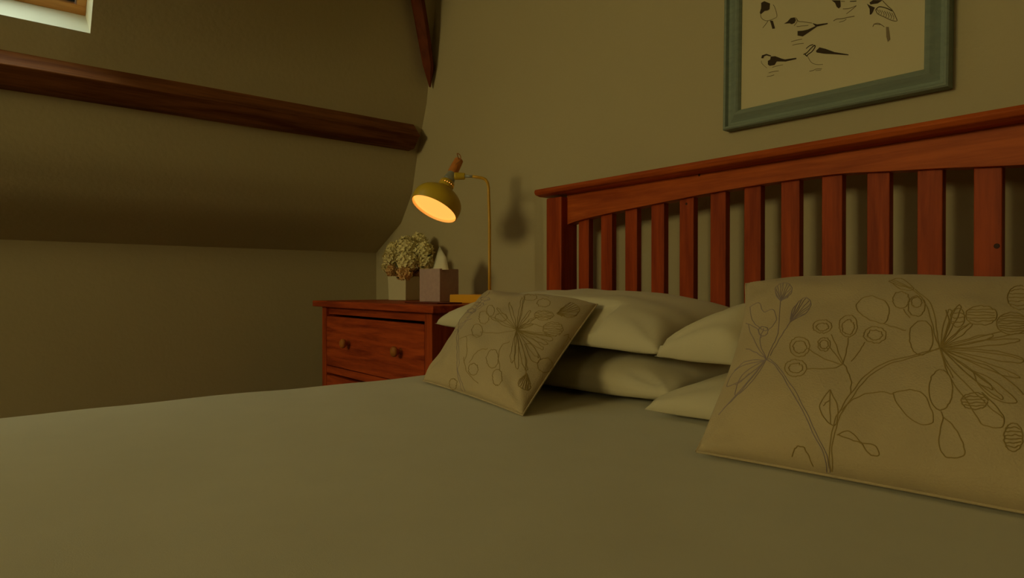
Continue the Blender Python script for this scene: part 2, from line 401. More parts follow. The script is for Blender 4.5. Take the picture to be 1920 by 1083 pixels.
for a in range(4):
    for i in range(len(ap) - 1): bm.faces.new((gg[a][i], gg[a][i+1], gg[(a+1)%4][i+1], gg[(a+1)%4][i]))
bm.faces.new([gg[k][0] for k in range(4)]); bm.faces.new([gg[k][-1] for k in range(4)])
kp = at_y(1311, 328, 1.300); lathe(bm, [(0, .0032), (.0004, .0026), (.0006, 0)], (kp.x, 1.300, kp.z), (0, -1, 0), 10, mi=1)
obj('arched_rail', bm, [M['pine_x'], M['knot']], bed, bevel=.0015)
for i in range(15):
    xc = -1.285 + .0863 * i
    bm = bmesh.new(); box(bm, (xc - .0200, 1.312, .50), (xc + .0200, 1.331, arch_z(xc) + .012))
    for kx, ky, kr in ((1287, 382, .0032), (1869, 461, .0045)):          # small dark knots in the wood
        kp = at_y(kx, ky, 1.312)
        if abs(kp.x - xc) < .019: lathe(bm, [(0, kr), (.0004, kr*.8), (.0006, 0)], (kp.x, 1.312, kp.z), (0, -1, 0), 10, mi=1)
    s_ = obj('slat', bm, [M['pine_z'], M['knot']], bed, bevel=.0015)
bx('lower_rail', (HX0 + .063, 1.300, .42), (HX1 - .063, 1.336, .50), M['pine_x'], bed)
for x in (HX0 + .02, HX1 - .045): bx('side_rail', (x, -.62, .28), (x + .025, 1.275, .42), M['pine_x'], bed)
bx('foot_rail', (HX0 + .02, -.645, .28), (HX1 - .02, -.62, .42), M['pine_x'], bed)
for x in (HX0, HX1 - .063): bx('leg', (x, -.70, 0), (x + .063, -.637, .44), M['pine_z'], bed)
bx('slat_base', (HX0 + .045, -.62, .36), (HX1 - .045, 1.275, .38), M['pine_x'], bed)
bm = bmesh.new(); box(bm, (HX0 + .075, -.60, .381), (HX1 - .075, 1.265, .585))
tag(obj('mattress', bm, M['mattress'], bevel=.04, seg=4), 'deep pale mattress lying on the pine bed under the bedspread', 'mattress')

# bedspread: a loose cloth laid over the mattress and hanging down on three sides
bm = bmesh.new(); X0, X1, Y0, Y1 = HX0 - .028, HX1 - .01, -.66, 1.268; R = .036; drop = .26
def prof_x(s):                                  # s in metres across the bed incl. the drops
    w_ = X1 - X0; q = pi / 2 * R
    if s < drop: return (X0, -(R + drop - s))
    s -= drop
    if s < q: a = s / R; return (X0 + R - R*cos(a), -(R - R*sin(a)))
    s -= q
    if s < w_ - 2*R: return (X0 + R + s, 0)
    s -= w_ - 2*R
    if s < q: a = s / R; return (X1 - R + R*sin(a), -(R - R*cos(a)))
    return (X1, -(R + s - q))
Lx = 2*drop + pi*R + (X1-X0-2*R)
sx = sorted(set([Lx * i / 150 for i in range(151)] + [drop + pi/2*R*k/6 for k in range(7)])); ny = 130; rows = []
for j in range(ny + 1):
    r = []
    ll = (Y1 - Y0) + drop; t = ll * j / ny
    if t < drop: yy, dz = Y0, -(drop - t)
    else: yy, dz = Y0 + (t - drop), 0
    for s in sx:
        x, z = prof_x(s)
        edge = min(1, max(0, -z / .1))
        n = .0045 * noise.noise(V((x*2.2, yy*2.5, 3))) + .0022 * noise.noise(V((x*7, yy*6, 9)))
        zz = ZB + z * 1.0 + dz + n
        zz = max(zz, ZB - R - drop)
        wob = .010 * noise.noise(V((0, yy*4, 7))) + .020 * edge * noise.noise(V((0, yy*9, 2)))
        r.append((x + wob * (1 if z < -.001 else .3), yy + (.018*noise.noise(V((x*8, 0, 5))) if dz else 0), zz))
    rows.append(r)
quad_sheet(bm, rows)
cov = obj('bedspread', bm, M['sheet'], smooth=True)
tag(cov, 'plain off-white bedspread spread flat over the bed', 'bedspread')
cov.modifiers.new('s', 'SOLIDIFY').thickness = .006

# ---------------------------------------------------------------- pillows and cushions
def pillow_bm(TL, TR, BR, BL, up_t, dn_t, side, n=44, bow=.05, p=2.6, wr=.004, seed=0, sag=None, fl=0.5, rim=.35):
    """closed pillow through four 3-D corners: up_t / dn_t bulge above / below the corner surface"""
    bm = bmesh.new(); TL, TR, BR, BL = map(V, (TL, TR, BR, BL))
    nrm = ((TR - BL).cross(TL - BR)).normalized()
    if nrm.dot(V(side)) < 0: nrm = -nrm
    c = (TL + TR + BR + BL) / 4
    bu, bv = bow if isinstance(bow, tuple) else (bow, bow)
    def base(u, v):
        a, b = 2*u - 1, 2*v - 1
        u2 = u - bu * a * (1 - b*b) ; v2 = v - bv * b * (1 - a*a)
        q = (BL*(1-u2) + BR*u2)*(1-v2) + (TL*(1-u2) + TR*u2)*v2
        if sag: q = q + V(sag(u, v))
        return q
    def prf(u, v):
        a, b = abs(2*u-1), abs(2*v-1)
        return ((1 - a**p) * (1 - b**p)) ** fl
    gt, gb = [], []
    for j in range(n + 1):
        rt_, rb_ = [], []
        for i in range(n + 1):
            u, v = .5 - .5*cos(pi*i/n), .5 - .5*cos(pi*j/n)
            u = .4*u + .6*i/n; v = .4*v + .6*j/n
            q = base(u, v); h = prf(u, v)
            wn_ = wr * (noise.noise(V((u*3+seed, v*4, seed))) * 2.2 + noise.noise(V((u*9, v*8+seed, 2+seed)))*.8) * min(1, h*1.5)
            # radiating creases at the corners
            for (cu, cv) in ((0,0),(1,0),(0,1),(1,1)):
                du, dv = u-cu, v-cv; rr = sqrt(du*du+dv*dv)
                if rr < .42: wn_ += wr * .8 * sin(atan2(abs(dv), abs(du))*9 + seed) * (1 - rr/.42) * min(1, h*3)
            rt_.append(bm.verts.new(q + nrm * (up_t*h + wn_)))
            if i in (0, n) or j in (0, n): rb_.append(rt_[-1])
            else: rb_.append(bm.verts.new(q - nrm * (dn_t*h + wn_*.4)))
        gt.append(rt_); gb.append(rb_)
    for j in range(n):
        for i in range(n):
            bm.faces.new((gt[j][i], gt[j][i+1], gt[j+1][i+1], gt[j+1][i]))
            bm.faces.new((gb[j][i], gb[j+1][i], gb[j+1][i+1], gb[j][i+1]))
    return bm, base, nrm
def seam(bm, base, r, mi=0, n=40, nz=0):
    pts = []
    for (a, b) in (((0,0),(1,0)), ((1,0),(1,1)), ((1,1),(0,1)), ((0,1),(0,0))):
        for k in range(n): t = k/n; pts.append(base(a[0]+(b[0]-a[0])*t, a[1]+(b[1]-a[1])*t))
    pts.append(pts[0]); tube(bm, pts, r, 6, mi, False)
Z1 = ZB + .045
TLc, TRc = at_y(914, 545, 1.04), at_y(1120, 570, 1.00)
BRc, BLc = at_z(980, 778, ZB+.004), at_z(793, 713, ZB+.006)
BL2, BR2 = at_z(1306, 846, ZB+.006), V((-.085, .79, ZB+.004))
TL2, TR2 = at_y(1398, 532, 1.03), V((-.085, 1.06, ZC - .006))
def press(bm):
    """pillows are dented where a cushion leans on them"""
    for (TL, TR, BR, BL) in ((TLc, TRc, BRc, BLc), (TL2, TR2, BR2, BL2)):
        o = (TL+TR+BR+BL)/4; a = ((TR-TL)+(BR-BL))/2; b = ((TL-BL)+(TR-BR))/2; n = a.cross(b).normalized()
        if n.y > 0: n = -n
        for v in bm.verts:
            q = v.co - o; s_, t_ = q.dot(a)/a.length_squared, (q - a*(q.dot(a)/a.length_squared)).dot(b)/b.length_squared
            m_ = max(abs(s_), abs(t_)); 
            if m_ > .56: continue
            lim = -.026 + max(0, (m_ - .46)) * .5; d = q.dot(n)
            if d > lim: v.co -= n * (d - lim)
def make_pillow(name, label, TL, TR, BR, BL, up, dn, seed, **kw):
    bm, base, nrm = pillow_bm(TL, TR, BR, BL, up, dn, (0, 0, 1), wr=kw.pop('wr', .0035), seed=seed, **kw)
    press(bm)
    o = obj(name, bm, M['pillow'], smooth=True)
    return tag(o, label, 'pillow', 'white pillows stacked in pairs against the headboard')
# lower pair
make_pillow('pillow', 'white pillow lying flat at the bottom of the left-hand pair',
    (-1.36, 1.262, ZB+.045), (-.66, 1.262, ZB+.045), (-.71, .95, ZB+.024), (-1.33, .895, ZB+.024), .052, .026, 1.0, fl=.38, bow=.02, p=3.2)
make_pillow('pillow', 'white pillow lying flat at the bottom of the right-hand pair',
    (-.63, 1.262, ZB+.050), (-.03, 1.262, ZB+.050), (-.05, .90, ZB+.024), at_z(1208, 767, ZB+.013), .060, .012, 5.0, fl=.36, bow=.012, p=3.6)
# upper pair
make_pillow('pillow', 'white pillow on top of the left-hand pair, its corner sticking out beside the bedside chest',
    (-1.40, 1.262, ZB+.160), (-.70, 1.262, ZB+.140), (-.72, .925, ZB+.104), at_y(815, 606, .93), .078, .020, 9.0, fl=.40, bow=.03, p=3)
make_pillow('pillow', 'white pillow on top of the right-hand pair, behind the large embroidered cushion',
    (-.66, 1.262, ZB+.160), (-.03, 1.262, ZB+.160), (-.05, .90, ZB+.112), (-.715, .905, ZB+.102), .086, .012, 13.0, fl=.36, bow=.02, wr=.006, p=3.4)

def embroider(bm, lines, org, sc, mi, R0=.00085):
    """stitched lines: sketch points are laid on the cushion's front face and sewn as thin raised thread"""
    bm.verts.ensure_lookup_table(); bm.faces.ensure_lookup_table()
    tree = BVHTree.FromBMesh(bm); segs = []
    for L in lines:
        closed = False
        if L[0] == 'e': _, cx, cy, rx, ry = L[:5]; L = [(cx+rx*cos(2*pi*k/12), cy+ry*sin(2*pi*k/12)) for k in range(12)]; closed = True
        pts = smooth_path([V((a, b)) for a, b in L], 6, closed) if len(L) > 2 else [V(L[0]).lerp(V(L[1]), k/8) for k in range(9)]
        cur = []
        ph = random.random() * 50
        for k_, p in enumerate(pts):
            p = p + V((noise.noise(V((k_*.35, ph, 0))), noise.noise(V((k_*.35, ph, 7))))) * (2.2 / sc)
            d = ray(org[0] + p.x*sc, org[1] + p.y*sc).normalized()
            hit, n, idx, dist = tree.ray_cast(CAM, d)
            if hit is None:
                if len(cur) > 2: segs.append(cur)
                cur = []; continue
            if n.dot(d) > 0: n = -n
            cur.append(hit + n * .0003)
        if len(cur) > 2: segs.append(cur)
    for c in segs: tube(bm, c, R0, 4, mi, False)
def fan(c, tips, w_, extra=True):
    """petal loops from a centre to each tip"""
    out = []
    for (tx, ty) in tips:
        dx, dy = tx-c[0], ty-c[1]; L = sqrt(dx*dx+dy*dy); nx, ny = -dy/L*w_, dx/L*w_
        out.append([c, (c[0]+dx*.55+nx, c[1]+dy*.55+ny), (c[0]+dx*.9+nx*.8, c[1]+dy*.9+ny*.8), (tx, ty), (c[0]+dx*.9-nx*.8, c[1]+dy*.9-ny*.8), (c[0]+dx*.55-nx, c[1]+dy*.55-ny), c])
    return out
def shell(b, tips):
    out = [[b] + list(tips) + [b]]
    for t in tips: out.append([b, ((b[0]+t[0])/2, (b[1]+t[1])/2), t])
    for p, q in zip(tips, tips[1:]): out.append([b, ((p[0]+q[0])/2, (p[1]+q[1])/2)])
    return out
def stripes(cx, cy, rx, ry, n, ang=0):
    out = [('e', cx, cy, rx, ry)]
    for k in range(1, n):
        t = -1 + 2*k/n; h = sqrt(1-t*t)*ry*.9
        out.append([(cx - rx*.9*sqrt(max(0, 1-(t*.8)**2)), cy + t*ry*.8), (cx, cy + t*ry), (cx + rx*.9*sqrt(max(0, 1-(t*.8)**2)), cy + t*ry*.8)])
    return out

# small cushion on the left, leaning on the pillows
bm, base, nrm = pillow_bm(TLc, TRc, BRc, BLc, .055, .022, (0, -1, .7), n=52, bow=.012, wr=.0050, seed=3.3, fl=.5)
seam(bm, base, .0016)
oc = [(755,395)]
och = []
och += fan((755,395), [(860,250),(800,150),(700,190),(610,230),(560,300),(900,300),(1010,440),(880,350)], 9)
och += shell((1060,270), [(1110,225),(1160,190),(1205,205),(1228,240),(1205,285),(1150,300),(1100,290)])
och += stripes(960, 282, 72, 34, 6) + stripes(1030, 388, 76, 52, 7)
och += [[(755,395),(850,330),(950,290)], [(755,395),(880,350),(960,380)], [(755,395),(870,420),(990,430),(1060,440)]]
och += fan((755,395), [(990,500),(1030,470),(960,540),(920,600),(830,700),(760,690),(720,640)], 16)
och += [[(820,500),(870,505),(935,600),(905,642),(850,600),(820,500)], ('e',575,610,44,70), ('e',610,750,36,60), [(400,640),(430,585),(480,545),(540,535)]]
och += shell((830,722), [(775,770),(770,805),(800,835),(835,850),(858,825),(855,785)])
och += [[(755,395),(810,560),(830,722)], [(755,395),(600,420),(480,410)], ('e',460,400,40,50), ('e',510,300,38,48), ('e',640,300,45,30), ('e',560,250,30,42)]
och += [('e',970,660,58,55), ('e',280,800,28,42), [(360,600),(380,700),(430,760),(470,800)], ('e',430,690,36,44), ('e',860,150,50,22), ('e',960,190,50,30), [(820,130),(880,120),(1000,150)], [(330,460),(400,430),(480,440)], [(820,110),(800,250),(755,395)]]
och += [[(1110,440),(1150,430),(1130,480),(1090,540)], [(1140,440),(1180,500),(1140,560)], [(700,480),(640,520),(620,600),(630,690)], [(375,440),(385,560),(360,640)]]
embroider(bm, och, (780, 520), .2493, 1, .00075)
pur = [[(312,392),(306,480),(310,580),(308,700),(330,790),(352,860)], [(322,392),(318,480),(322,600),(320,700),(345,790),(365,850)]]
pur += [[(315,390),(270,385)], [(315,390),(345,300),(430,220)], [(330,380),(420,260),(520,150),(560,100)], [(335,385),(440,250),(545,160)], [(315,390),(290,410)], [(315,390),(350,340),(420,310)], [(320,360),(330,310),(360,270),(400,260)], ('e',470,200,40,14), ('e',520,160,34,14), ('e',420,250,30,14), [(380,300),(460,240),(530,200)]]
embroider(bm, pur, (780, 520), .2493, 2, .0007)
tag(obj('cushion', bm, [M['linen'], M['thread'], M['thread2']], smooth=True), 'small beige linen cushion with stitched flowers, leaning on the left-hand pillows', 'cushion', 'embroidered linen cushions leaning on the pillows')

# large cushion on the right
bm, base, nrm = pillow_bm(TL2, TR2, BR2, BL2, .070, .022, (0, -1, .7), n=60, bow=(.042, .004), wr=.0032, seed=7.1, fl=.46)
seam(bm, base, .0018)
c0 = (1065, 345)
o2 = [[(600,870),(598,780),(612,680),(640,610),(700,520),(760,450),(850,400),(950,375),c0], [(612,868),(608,780),(622,690),(650,620),(708,530),(768,460),(855,410),(950,385),c0]]
o2 += [[(686,535),(690,490),(675,440),(655,412)], [(655,412),(600,428),(500,432)], [(655,412),(575,390),(505,345)], [(655,412),(605,350),(590,345)], [(655,412),(630,340),(605,285)], [(655,412),(670,350),(677,300)], [(690,400),(730,350),(745,320)]]
o2 += [('e',455,428,46,36), ('e',472,338,42,42), ('e',575,328,26,28), ('e',568,252,40,28), ('e',677,250,38,46), ('e',790,288,48,34), ('e',455,428,30,20), ('e',472,338,28,26), ('e',575,328,18,18), ('e',677,255,24,32), ('e',790,288,32,20), ('e',568,254,26,16)]
o2 += [[(600,520),(555,590),(590,655),(625,665),(632,590),(600,520)], [(600,520),(600,600),(605,665)], [(600,560),(570,590)], [(440,800),(450,770),(475,758),(505,785),(528,842)], [(630,710),(680,695),(735,745)], [(630,710),(690,730),(735,745)], [(735,745),(790,755),(806,795),(765,790),(735,745)]]
o2 += [[(650,605),(700,560),(780,532),(865,535)], [(865,535),(940,520),(1000,545),(1035,620),(1025,665),(960,655),(900,600),(865,535)], ('e',1068,520,50,85), [(1068,610),(1080,640),(1060,720),(1075,790),(1120,808),(1168,795),(1160,740),(1120,670),(1080,640)]]
o2 += [[c0,(1045,300),(1030,220),(1000,150),(955,100),(860,60)], [c0,(1055,290),(1045,210),(1015,140),(960,95)], [(850,60),(900,50),(955,95),(900,95),(850,60)], [(855,70),(940,92)], [(870,55),(950,90)], ('e',900,140,35,35), ('e',966,166,36,42), ('e',966,150,22,22)]
o2 += [[(710,160),(740,130),(790,128),(845,160),(848,205),(825,240),(770,222),(725,195),(710,160)], [(825,240),(870,255),(920,270)], ('e',985,300,50,72), [(940,220),(910,180)]]
o2 += fan(c0, [(1110,180),(1150,160),(1200,240),(1290,290),(1400,310),(1420,400),(1400,470),(1330,560),(1290,520)], 12)
o2 += stripes(1240, 205, 66, 40, 6) + stripes(1370, 240, 66, 46, 8) + stripes(1400, 130, 50, 50, 6) + stripes(1375, 720, 40, 60, 7) + stripes(1210, 568, 56, 34, 5) + stripes(1140, 215, 30, 40, 4)
o2 += [[c0,(1180,330),(1300,300),(1420,280)], [c0,(1200,350),(1330,360),(1420,390)], [c0,(1180,390),(1300,440),(1420,540)], [c0,(1130,450),(1240,560),(1330,640)], [c0,(1110,470),(1200,600),(1240,660),(1310,682),(1335,660),(1320,610),(1240,530)], [(1205,440),(1290,480),(1390,570),(1300,560),(1230,500),(1205,440)]]
o2 += [[c0,(1100,240),(1090,180)], [c0,(1140,280),(1190,240)], [c0,(1230,300),(1330,270)], [c0,(1100,430),(1120,470)]]
embroider(bm, o2, (1290, 500), .4434, 1, .0007)
p2 = [[(330,392),(370,420),(430,510),(480,600),(530,700),(575,800),(590,870)], [(338,388),(380,420),(440,505),(490,600),(542,705),(585,800),(600,870)], [(330,392),(360,330),(382,270),(392,145)], [(345,378),(385,310),(415,260),(435,230)]]
p2 += shell((392,145), [(368,108),(378,80),(405,68),(430,75),(440,100),(425,125)]) + shell((432,232), [(440,185),(465,150),(500,130),(520,155),(500,195)])
p2 += [[(330,392),(290,365),(248,345)], [(330,392),(305,320),(320,262)], [(330,392),(275,300),(255,240)], [(330,392),(250,400),(195,440)], [(330,392),(210,430),(165,505),(240,470),(330,392)], [(330,392),(230,460),(200,545),(275,480),(330,392)], [(330,392),(240,500),(130,625)], [(330,392),(230,520),(150,600)]]
p2 += [[(262,170),(300,152),(322,190),(360,182),(372,225),(335,270),(300,255),(270,220),(262,170)], [(245,240),(290,260),(310,300)], ('e',318,272,20,20), [(200,500),(230,480),(260,450)]]
embroider(bm, p2, (1290, 500), .4434, 2, .0007)
tag(obj('cushion', bm, [M['linen'], M['thread'], M['thread2']], smooth=True), 'large beige linen cushion with stitched stems and seed heads, nearest the camera', 'cushion', 'embroidered linen cushions leaning on the pillows')

# ---------------------------------------------------------------- bedside chest
ZT = .793; CX0, CX1, CY0 = -2.367, -1.521, .960
chest = thing('chest_of_drawers', 'red-brown oak chest of drawers between the bed and the low left wall', 'chest of drawers', (-1.944, 1.19, 0))
bx('chest_top', (CX0, CY0, ZT - .022), (CX1, YW - .02, ZT), M['chest_x'], chest, .003)
fx0, fx1, fy = -2.328, -1.560, .982
bm = bmesh.new()
box(bm, (fx0, fy, 0), (fx0 + .036, YW - .03, ZT - .022)); box(bm, (fx1 - .04, fy, 0), (fx1, YW - .03, ZT - .022))
box(bm, (fx0 + .036, 1.385, .05), (fx1 - .04, YW - .03, ZT - .022))
obj('carcass', bm, M['chest_z'], chest, bevel=.002)
zs = [.746, .560]                                # top drawer
dr = [(.553, .744), (.330, .528), (.095, .305)]
rails = [(.744, ZT - .022), (.528, .553), (.305, .330), (.05, .095)]
for a, b in rails: bx('rail', (fx0 + .036, fy + (.011 if b > .75 else .002), a), (fx1 - .04, fy + .03, b), M['chest_x'], chest, .001)
for a, b in dr:
    bm = bmesh.new(); box(bm, (fx0 + .039, fy + .001, a + .003), (fx1 - .043, fy + .021, b - .008))
    box(bm, (fx0 + .05, fy + .021, a + .008), (fx0 + .062, 1.37, b - .03)); box(bm, (fx1 - .066, fy + .021, a + .008), (fx1 - .054, 1.37, b - .03))
    box(bm, (fx0 + .062, fy + .021, a + .008), (fx1 - .066, 1.37, a + .014))
    d_ = obj('drawer', bm, M['chest_x'], chest, bevel=.0012)
    for px in (644, 740):
        kx = at_y(px, 650, fy - .02).x; kz = (a + b) / 2 + .0
        bm = bmesh.new(); lathe(bm, [(0, .0085), (.004, .0075), (.010, .007), (.014, .011), (.019, .0155), (.025, .0165), (.030, .0135), (.033, .006), (.034, 0)], (kx, fy + .001, kz), (0, -1, 0), 20)
        k_ = obj('knob', bm, M['knob'], d_, smooth=True)
        k_.matrix_parent_inverse = chest.matrix_parent_inverse @ Matrix.Translation(-V(chest.location)).inverted() @ Matrix.Translation(-V(chest.location)) if False else Matrix.Identity(4)
# ---------------------------------------------------------------- objects on the chest
def turned_box(px_c, px_l, px_r, y):
    """square footprint whose front corner, left corner and right corner are seen at three image columns"""
    c = at_y(px_c, 560, y); best = None
    for a in range(-40, 80):
        al = radians(a)
        for s in [x * .002 for x in range(30, 80)]:
            l = c + V((-cos(al), sin(al), 0)) * s; r = c + V((sin(al), cos(al), 0)) * s; er = 0
            for p, q in ((l, px_l), (r, px_r)):
                d = p - CAM; er += abs(W/2 + F * d.dot(rt) / d.dot(fw) - q)
            if best is None or er < best[0]: best = (er, al, s)
    print('fit', best); return V((c.x, c.y, ZT)), best[1], best[2]
c, al, s = turned_box(824.6, 786.5, 859.5, 1.19)
ex, ey = V((-cos(al), sin(al), 0)), V((sin(al), cos(al), 0)); hb = .1135
print('tissue box', c, math.degrees(al), s)
def prism(bm, c, ex, ey, s, z0, z1, s2=None, mi=0, s_in=0):
    m_ = c + (ex + ey) * s/2; vv = []
    for z, ss in ((z0, s), (z1, s2 or s)):
        for a, b in ((-1,-1),(1,-1),(1,1),(-1,1)):
            p = m_ + ex*a*ss/2 + ey*b*ss/2; vv.append(bm.verts.new((p.x, p.y, z)))
    for q in ((0,3,2,1),(0,1,5,4),(1,2,6,5),(2,3,7,6),(3,0,4,7)): bm.faces.new([vv[i] for i in q]).material_index = mi
    return vv
tb = thing('tissue_box', 'cube-shaped lilac tissue box with a tissue pulled up, on the bedside chest', 'tissue box', c + (ex+ey)*s/2)
bm = bmesh.new(); vv = prism(bm, c, ex, ey, s, ZT + .0005, ZT + hb); bm.faces.new(vv[4:]); obj('box', bm, M['tbox'], tb, bevel=.0015)
m_ = c + (ex+ey)*s/2
bm = bmesh.new()                                  # oval slit on the lid and the pulled-up tissue
zt_ = ZT + hb
tip = at_y(826, 461, m_.y); apex = V((m_.x + .002, m_.y, tip.z))
L_ = [at_y(p, 505, m_.y) for p in (806, 846)]
a0 = V((L_[0].x, m_.y + .01, zt_ - .004)); a1 = V((L_[1].x, m_.y - .01, zt_ - .004))
mid = V((at_y(840, 488, m_.y).x, m_.y, at_y(840, 488, m_.y).z)); lm = a0.lerp(apex, .5)
ring = [a0, a0.lerp(a1, .35) + V((0, -.022, 0)), a1.lerp(a0, .15) + V((0, -.018, 0)), a1, a0.lerp(a1, .6) + V((0, .02, 0)), a0.lerp(a1, .25) + V((0, .018, 0))]
mids = [r.lerp(apex, .5) + V(((-.004, .010, .012, .016, .002, -.002)[i], 0, 0)) for i, r in enumerate(ring)]
r0 = [bm.verts.new(p) for p in ring]; r1 = [bm.verts.new(p) for p in mids]; r2 = bm.verts.new(apex)
for i in range(6):
    j = (i+1) % 6; bm.faces.new((r0[i], r0[j], r1[j], r1[i])); bm.faces.new((r1[i], r1[j], r2))
obj('tissue', bm, M['tissue'], tb, smooth=True)

c, al, s = turned_box(760.5, 729.0, 791, 1.23)
ex, ey = V((-cos(al), sin(al), 0)), V((sin(al), cos(al), 0)); pm = c + (ex+ey)*s/2
print('pot', c, math.degrees(al), s, pm)
fp = thing('flower_pot', 'square white pot of cream and peach hydrangea flowers on the bedside chest', 'potted flowers', (pm.x, pm.y, ZT))
bm = bmesh.new(); vv = prism(bm, c, ex, ey, s, ZT + .0005, ZT + .092, s * 1.06); 
m2 = c + (ex+ey)*s/2; iv = []
for z, ss in ((ZT + .092, s*.98), (ZT + .06, s*.96)):
    iv.append([bm.verts.new((m2 + ex*a*ss/2 + ey*b*ss/2).to_2d().to_3d() + V((0,0,z))) for a, b in ((-1,-1),(1,-1),(1,1),(-1,1))])
for i in range(4):
    j = (i+1) % 4; bm.faces.new((vv[4+i], vv[4+j], iv[0][j], iv[0][i])); bm.faces.new((iv[0][i], iv[0][j], iv[1][j], iv[1][i]))
bm.faces.new(iv[1]); obj('pot', bm, M['pot'], fp, bevel=.0015)
def floret(bm, p, n, r, mi):
    n = n.normalized(); d, u, v = frame_axes(n); ph = random.random()*6
    for k in range(4):
        a = ph + k*pi/2 + random.uniform(-.15, .15); e1 = u*cos(a)+v*sin(a); e2 = -u*sin(a)+v*cos(a); cu = random.uniform(.1, .5)
        q = [p - n*.002, p + e1*r*.45 - e2*r*.42 + n*r*.10, p + e1*r*.95 - e2*r*.30 + n*r*cu*.8, p + e1*r*1.08 + n*r*cu, p + e1*r*.95 + e2*r*.30 + n*r*cu*.8, p + e1*r*.45 + e2*r*.42 + n*r*.10]
        mid_ = bm.verts.new(p + e1*r*.6 + n*r*.02); vs_ = [bm.verts.new(x) for x in q]
        for i in range(6): bm.faces.new((mid_, vs_[i], vs_[(i+1)%6])).material_index = mi
heads = [(735, 482, 1.20, .034, 0), (762, 462, 1.235, .040, 0), (795, 470, 1.25, .037, 0), (764, 490, 1.195, .036, 0), (798, 492, 1.225, .032, 0), (759, 512, 1.185, .028, 1), (727, 500, 1.215, .022, 0), (785, 452, 1.26, .03, 0), (738, 466, 1.26, .026, 0), (735, 508, 1.20, .02, 1), (779, 514, 1.21, .02, 1)]
heads = [(a, b, y + (.085 if a > 775 else .05), q, m_i) for a, b, y, q, m_i in heads]
for (px, py, y, r, mi) in heads:
    c_ = at_y(px, py, y); bm = bmesh.new()
    n_ = int(34 + 1300 * r)
    for k in range(n_):
        z = 1 - 2*(k+.5)/n_; a = k*2.39996; q = sqrt(1-z*z); n = V((q*cos(a), q*sin(a), z))
        floret(bm, c_ + n * r * random.uniform(.82, 1.06), n + V([random.uniform(-.3, .3) for _ in range(3)]), random.uniform(.0085, .0120), 0)
    bmesh.ops.create_icosphere(bm, subdivisions=2, radius=r*.80, matrix=Matrix.Translation(c_))
    for f in bm.faces:
        if len(f.verts) == 3 and (f.calc_center_median()-c_).length < r*.82: f.material_index = 0
    obj('flower_head', bm, [M['petal2'] if mi else M['petal'], M['leafm']], fp, smooth=False)
bm = bmesh.new()
for (px, py, y, r, mi) in heads:
    c_ = at_y(px, py, y); tube(bm, [V((pm.x, pm.y, ZT+.06)), V((pm.x, pm.y, ZT+.06)).lerp(c_, .5) + V((0,0,.006)), c_], .002, 6)
obj('stems', bm, M['leafm'], fp)
for px, py, y in ((793, 500, 1.22), (722, 492, 1.24), (806, 478, 1.27), (746, 520, 1.17), (770, 508, 1.2)):
    bm = bmesh.new()
    c_ = at_y(px, py, y); d = (c_ - V((pm.x, pm.y, ZT+.1))).normalized(); _, u, v = frame_axes(d)
    q = [c_ - d*.02, c_ + u*.007 - v*.001, c_ + d*.018, c_ - u*.007 - v*.001]; vq = [bm.verts.new(x) for x in q]; tp_ = bm.verts.new(c_ + v*.004); [bm.faces.new((vq[i], vq[(i+1)%4], tp_)) for i in range(4)]
    obj('leaf', bm, M['leafm'], fp)

# thin dark mat at the front edge of the chest
A_ = at_z(800, 569.2, ZT); 
bm = bmesh.new(); box(bm, (-1.805, 1.035, ZT + .0005), (-1.615, 1.125, ZT + .0045))
tag(obj('coaster', bm, M['coaster'], bevel=.001), 'thin dark red leather mat in front of the lamp base on the chest', 'coaster')

# ---------------------------------------------------------------- lamp
lx, ly = -1.591, 1.211
bx0 = at_y(842.5, 560, 1.15).x
lamp = thing('table_lamp', 'mustard yellow table lamp with a lit dome shade and wooden handle on the bedside chest', 'lamp', (lx, ly, ZT))
bm = bmesh.new(); box(bm, (bx0, 1.15, ZT + .0005), (-1.535, 1.272, ZT + .0275)); obj('base', bm, M['basew'], lamp, bevel=.004, seg=3)
depth = (V((lx, ly, ZC)) - CAM).dot(fw)
P = lambda px, py, dd=0: at_d(px, py, depth + dd)
zt2 = P(915, 333).z
bm = bmesh.new()
end = P(886, 330.5)
pth = [V((lx, ly, ZT + .026)), V((lx, ly, ZT + .1)), V((lx, ly, ZT + .25)), V((P(916, 352).x, P(916, 352).y, P(916, 352).z))]
pth += [P(914.3, 343), P(910.5, 336.5), P(904, 333.5), P(897, 332.3), end]
tube(bm, pth, .0046, 14); obj('pole', bm, M['pole'], lamp, smooth=True)
bm = bmesh.new(); lathe(bm, [(0, 0), (0, .011), (.006, .011), (.008, .007), (.008, 0)], (lx, ly, ZT+.0275), (0, 0, 1), 24); obj('pole_collar', bm, M['pole'], lamp, smooth=False)
bm = bmesh.new(); tube(bm, [P(888, 330.7), P(870, 330, .008)], .0043, 14); obj('arm_pin', bm, M['steel'], lamp, smooth=True)
bm = bmesh.new(); j0, j1 = P(872, 330.3, .012), P(852, 330, .012); lathe(bm, [(0, 0), (0, .0085), (.002, .0105), ((j1-j0).length-.004, .0120), ((j1-j0).length, .0105), ((j1-j0).length, 0)], j0, j1-j0, 20); obj('arm_joint', bm, M['yellow'], lamp, smooth=False)
axis_up = (rt * .404 + V((0, 0, 1)) * .914).normalized() * .945 + fw * .33
axis_up.normalize(); O = P(813.5, 392)
k = depth / F                                        # metres per image pixel at the lamp
Ro = 46 * k
shade_o = [(0, Ro), (.006, Ro*1.012), (.022, Ro*1.03), (.038, Ro*.99), (.052, Ro*.88), (.064, Ro*.70), (.073, Ro*.50), (.079, Ro*.36), (.083, Ro*.315)]
sp = [(v.x, v.y) for v in smooth_path([V(p) for p in shade_o], 4)]
bm = bmesh.new(); lathe(bm, sp, O, axis_up, 48)
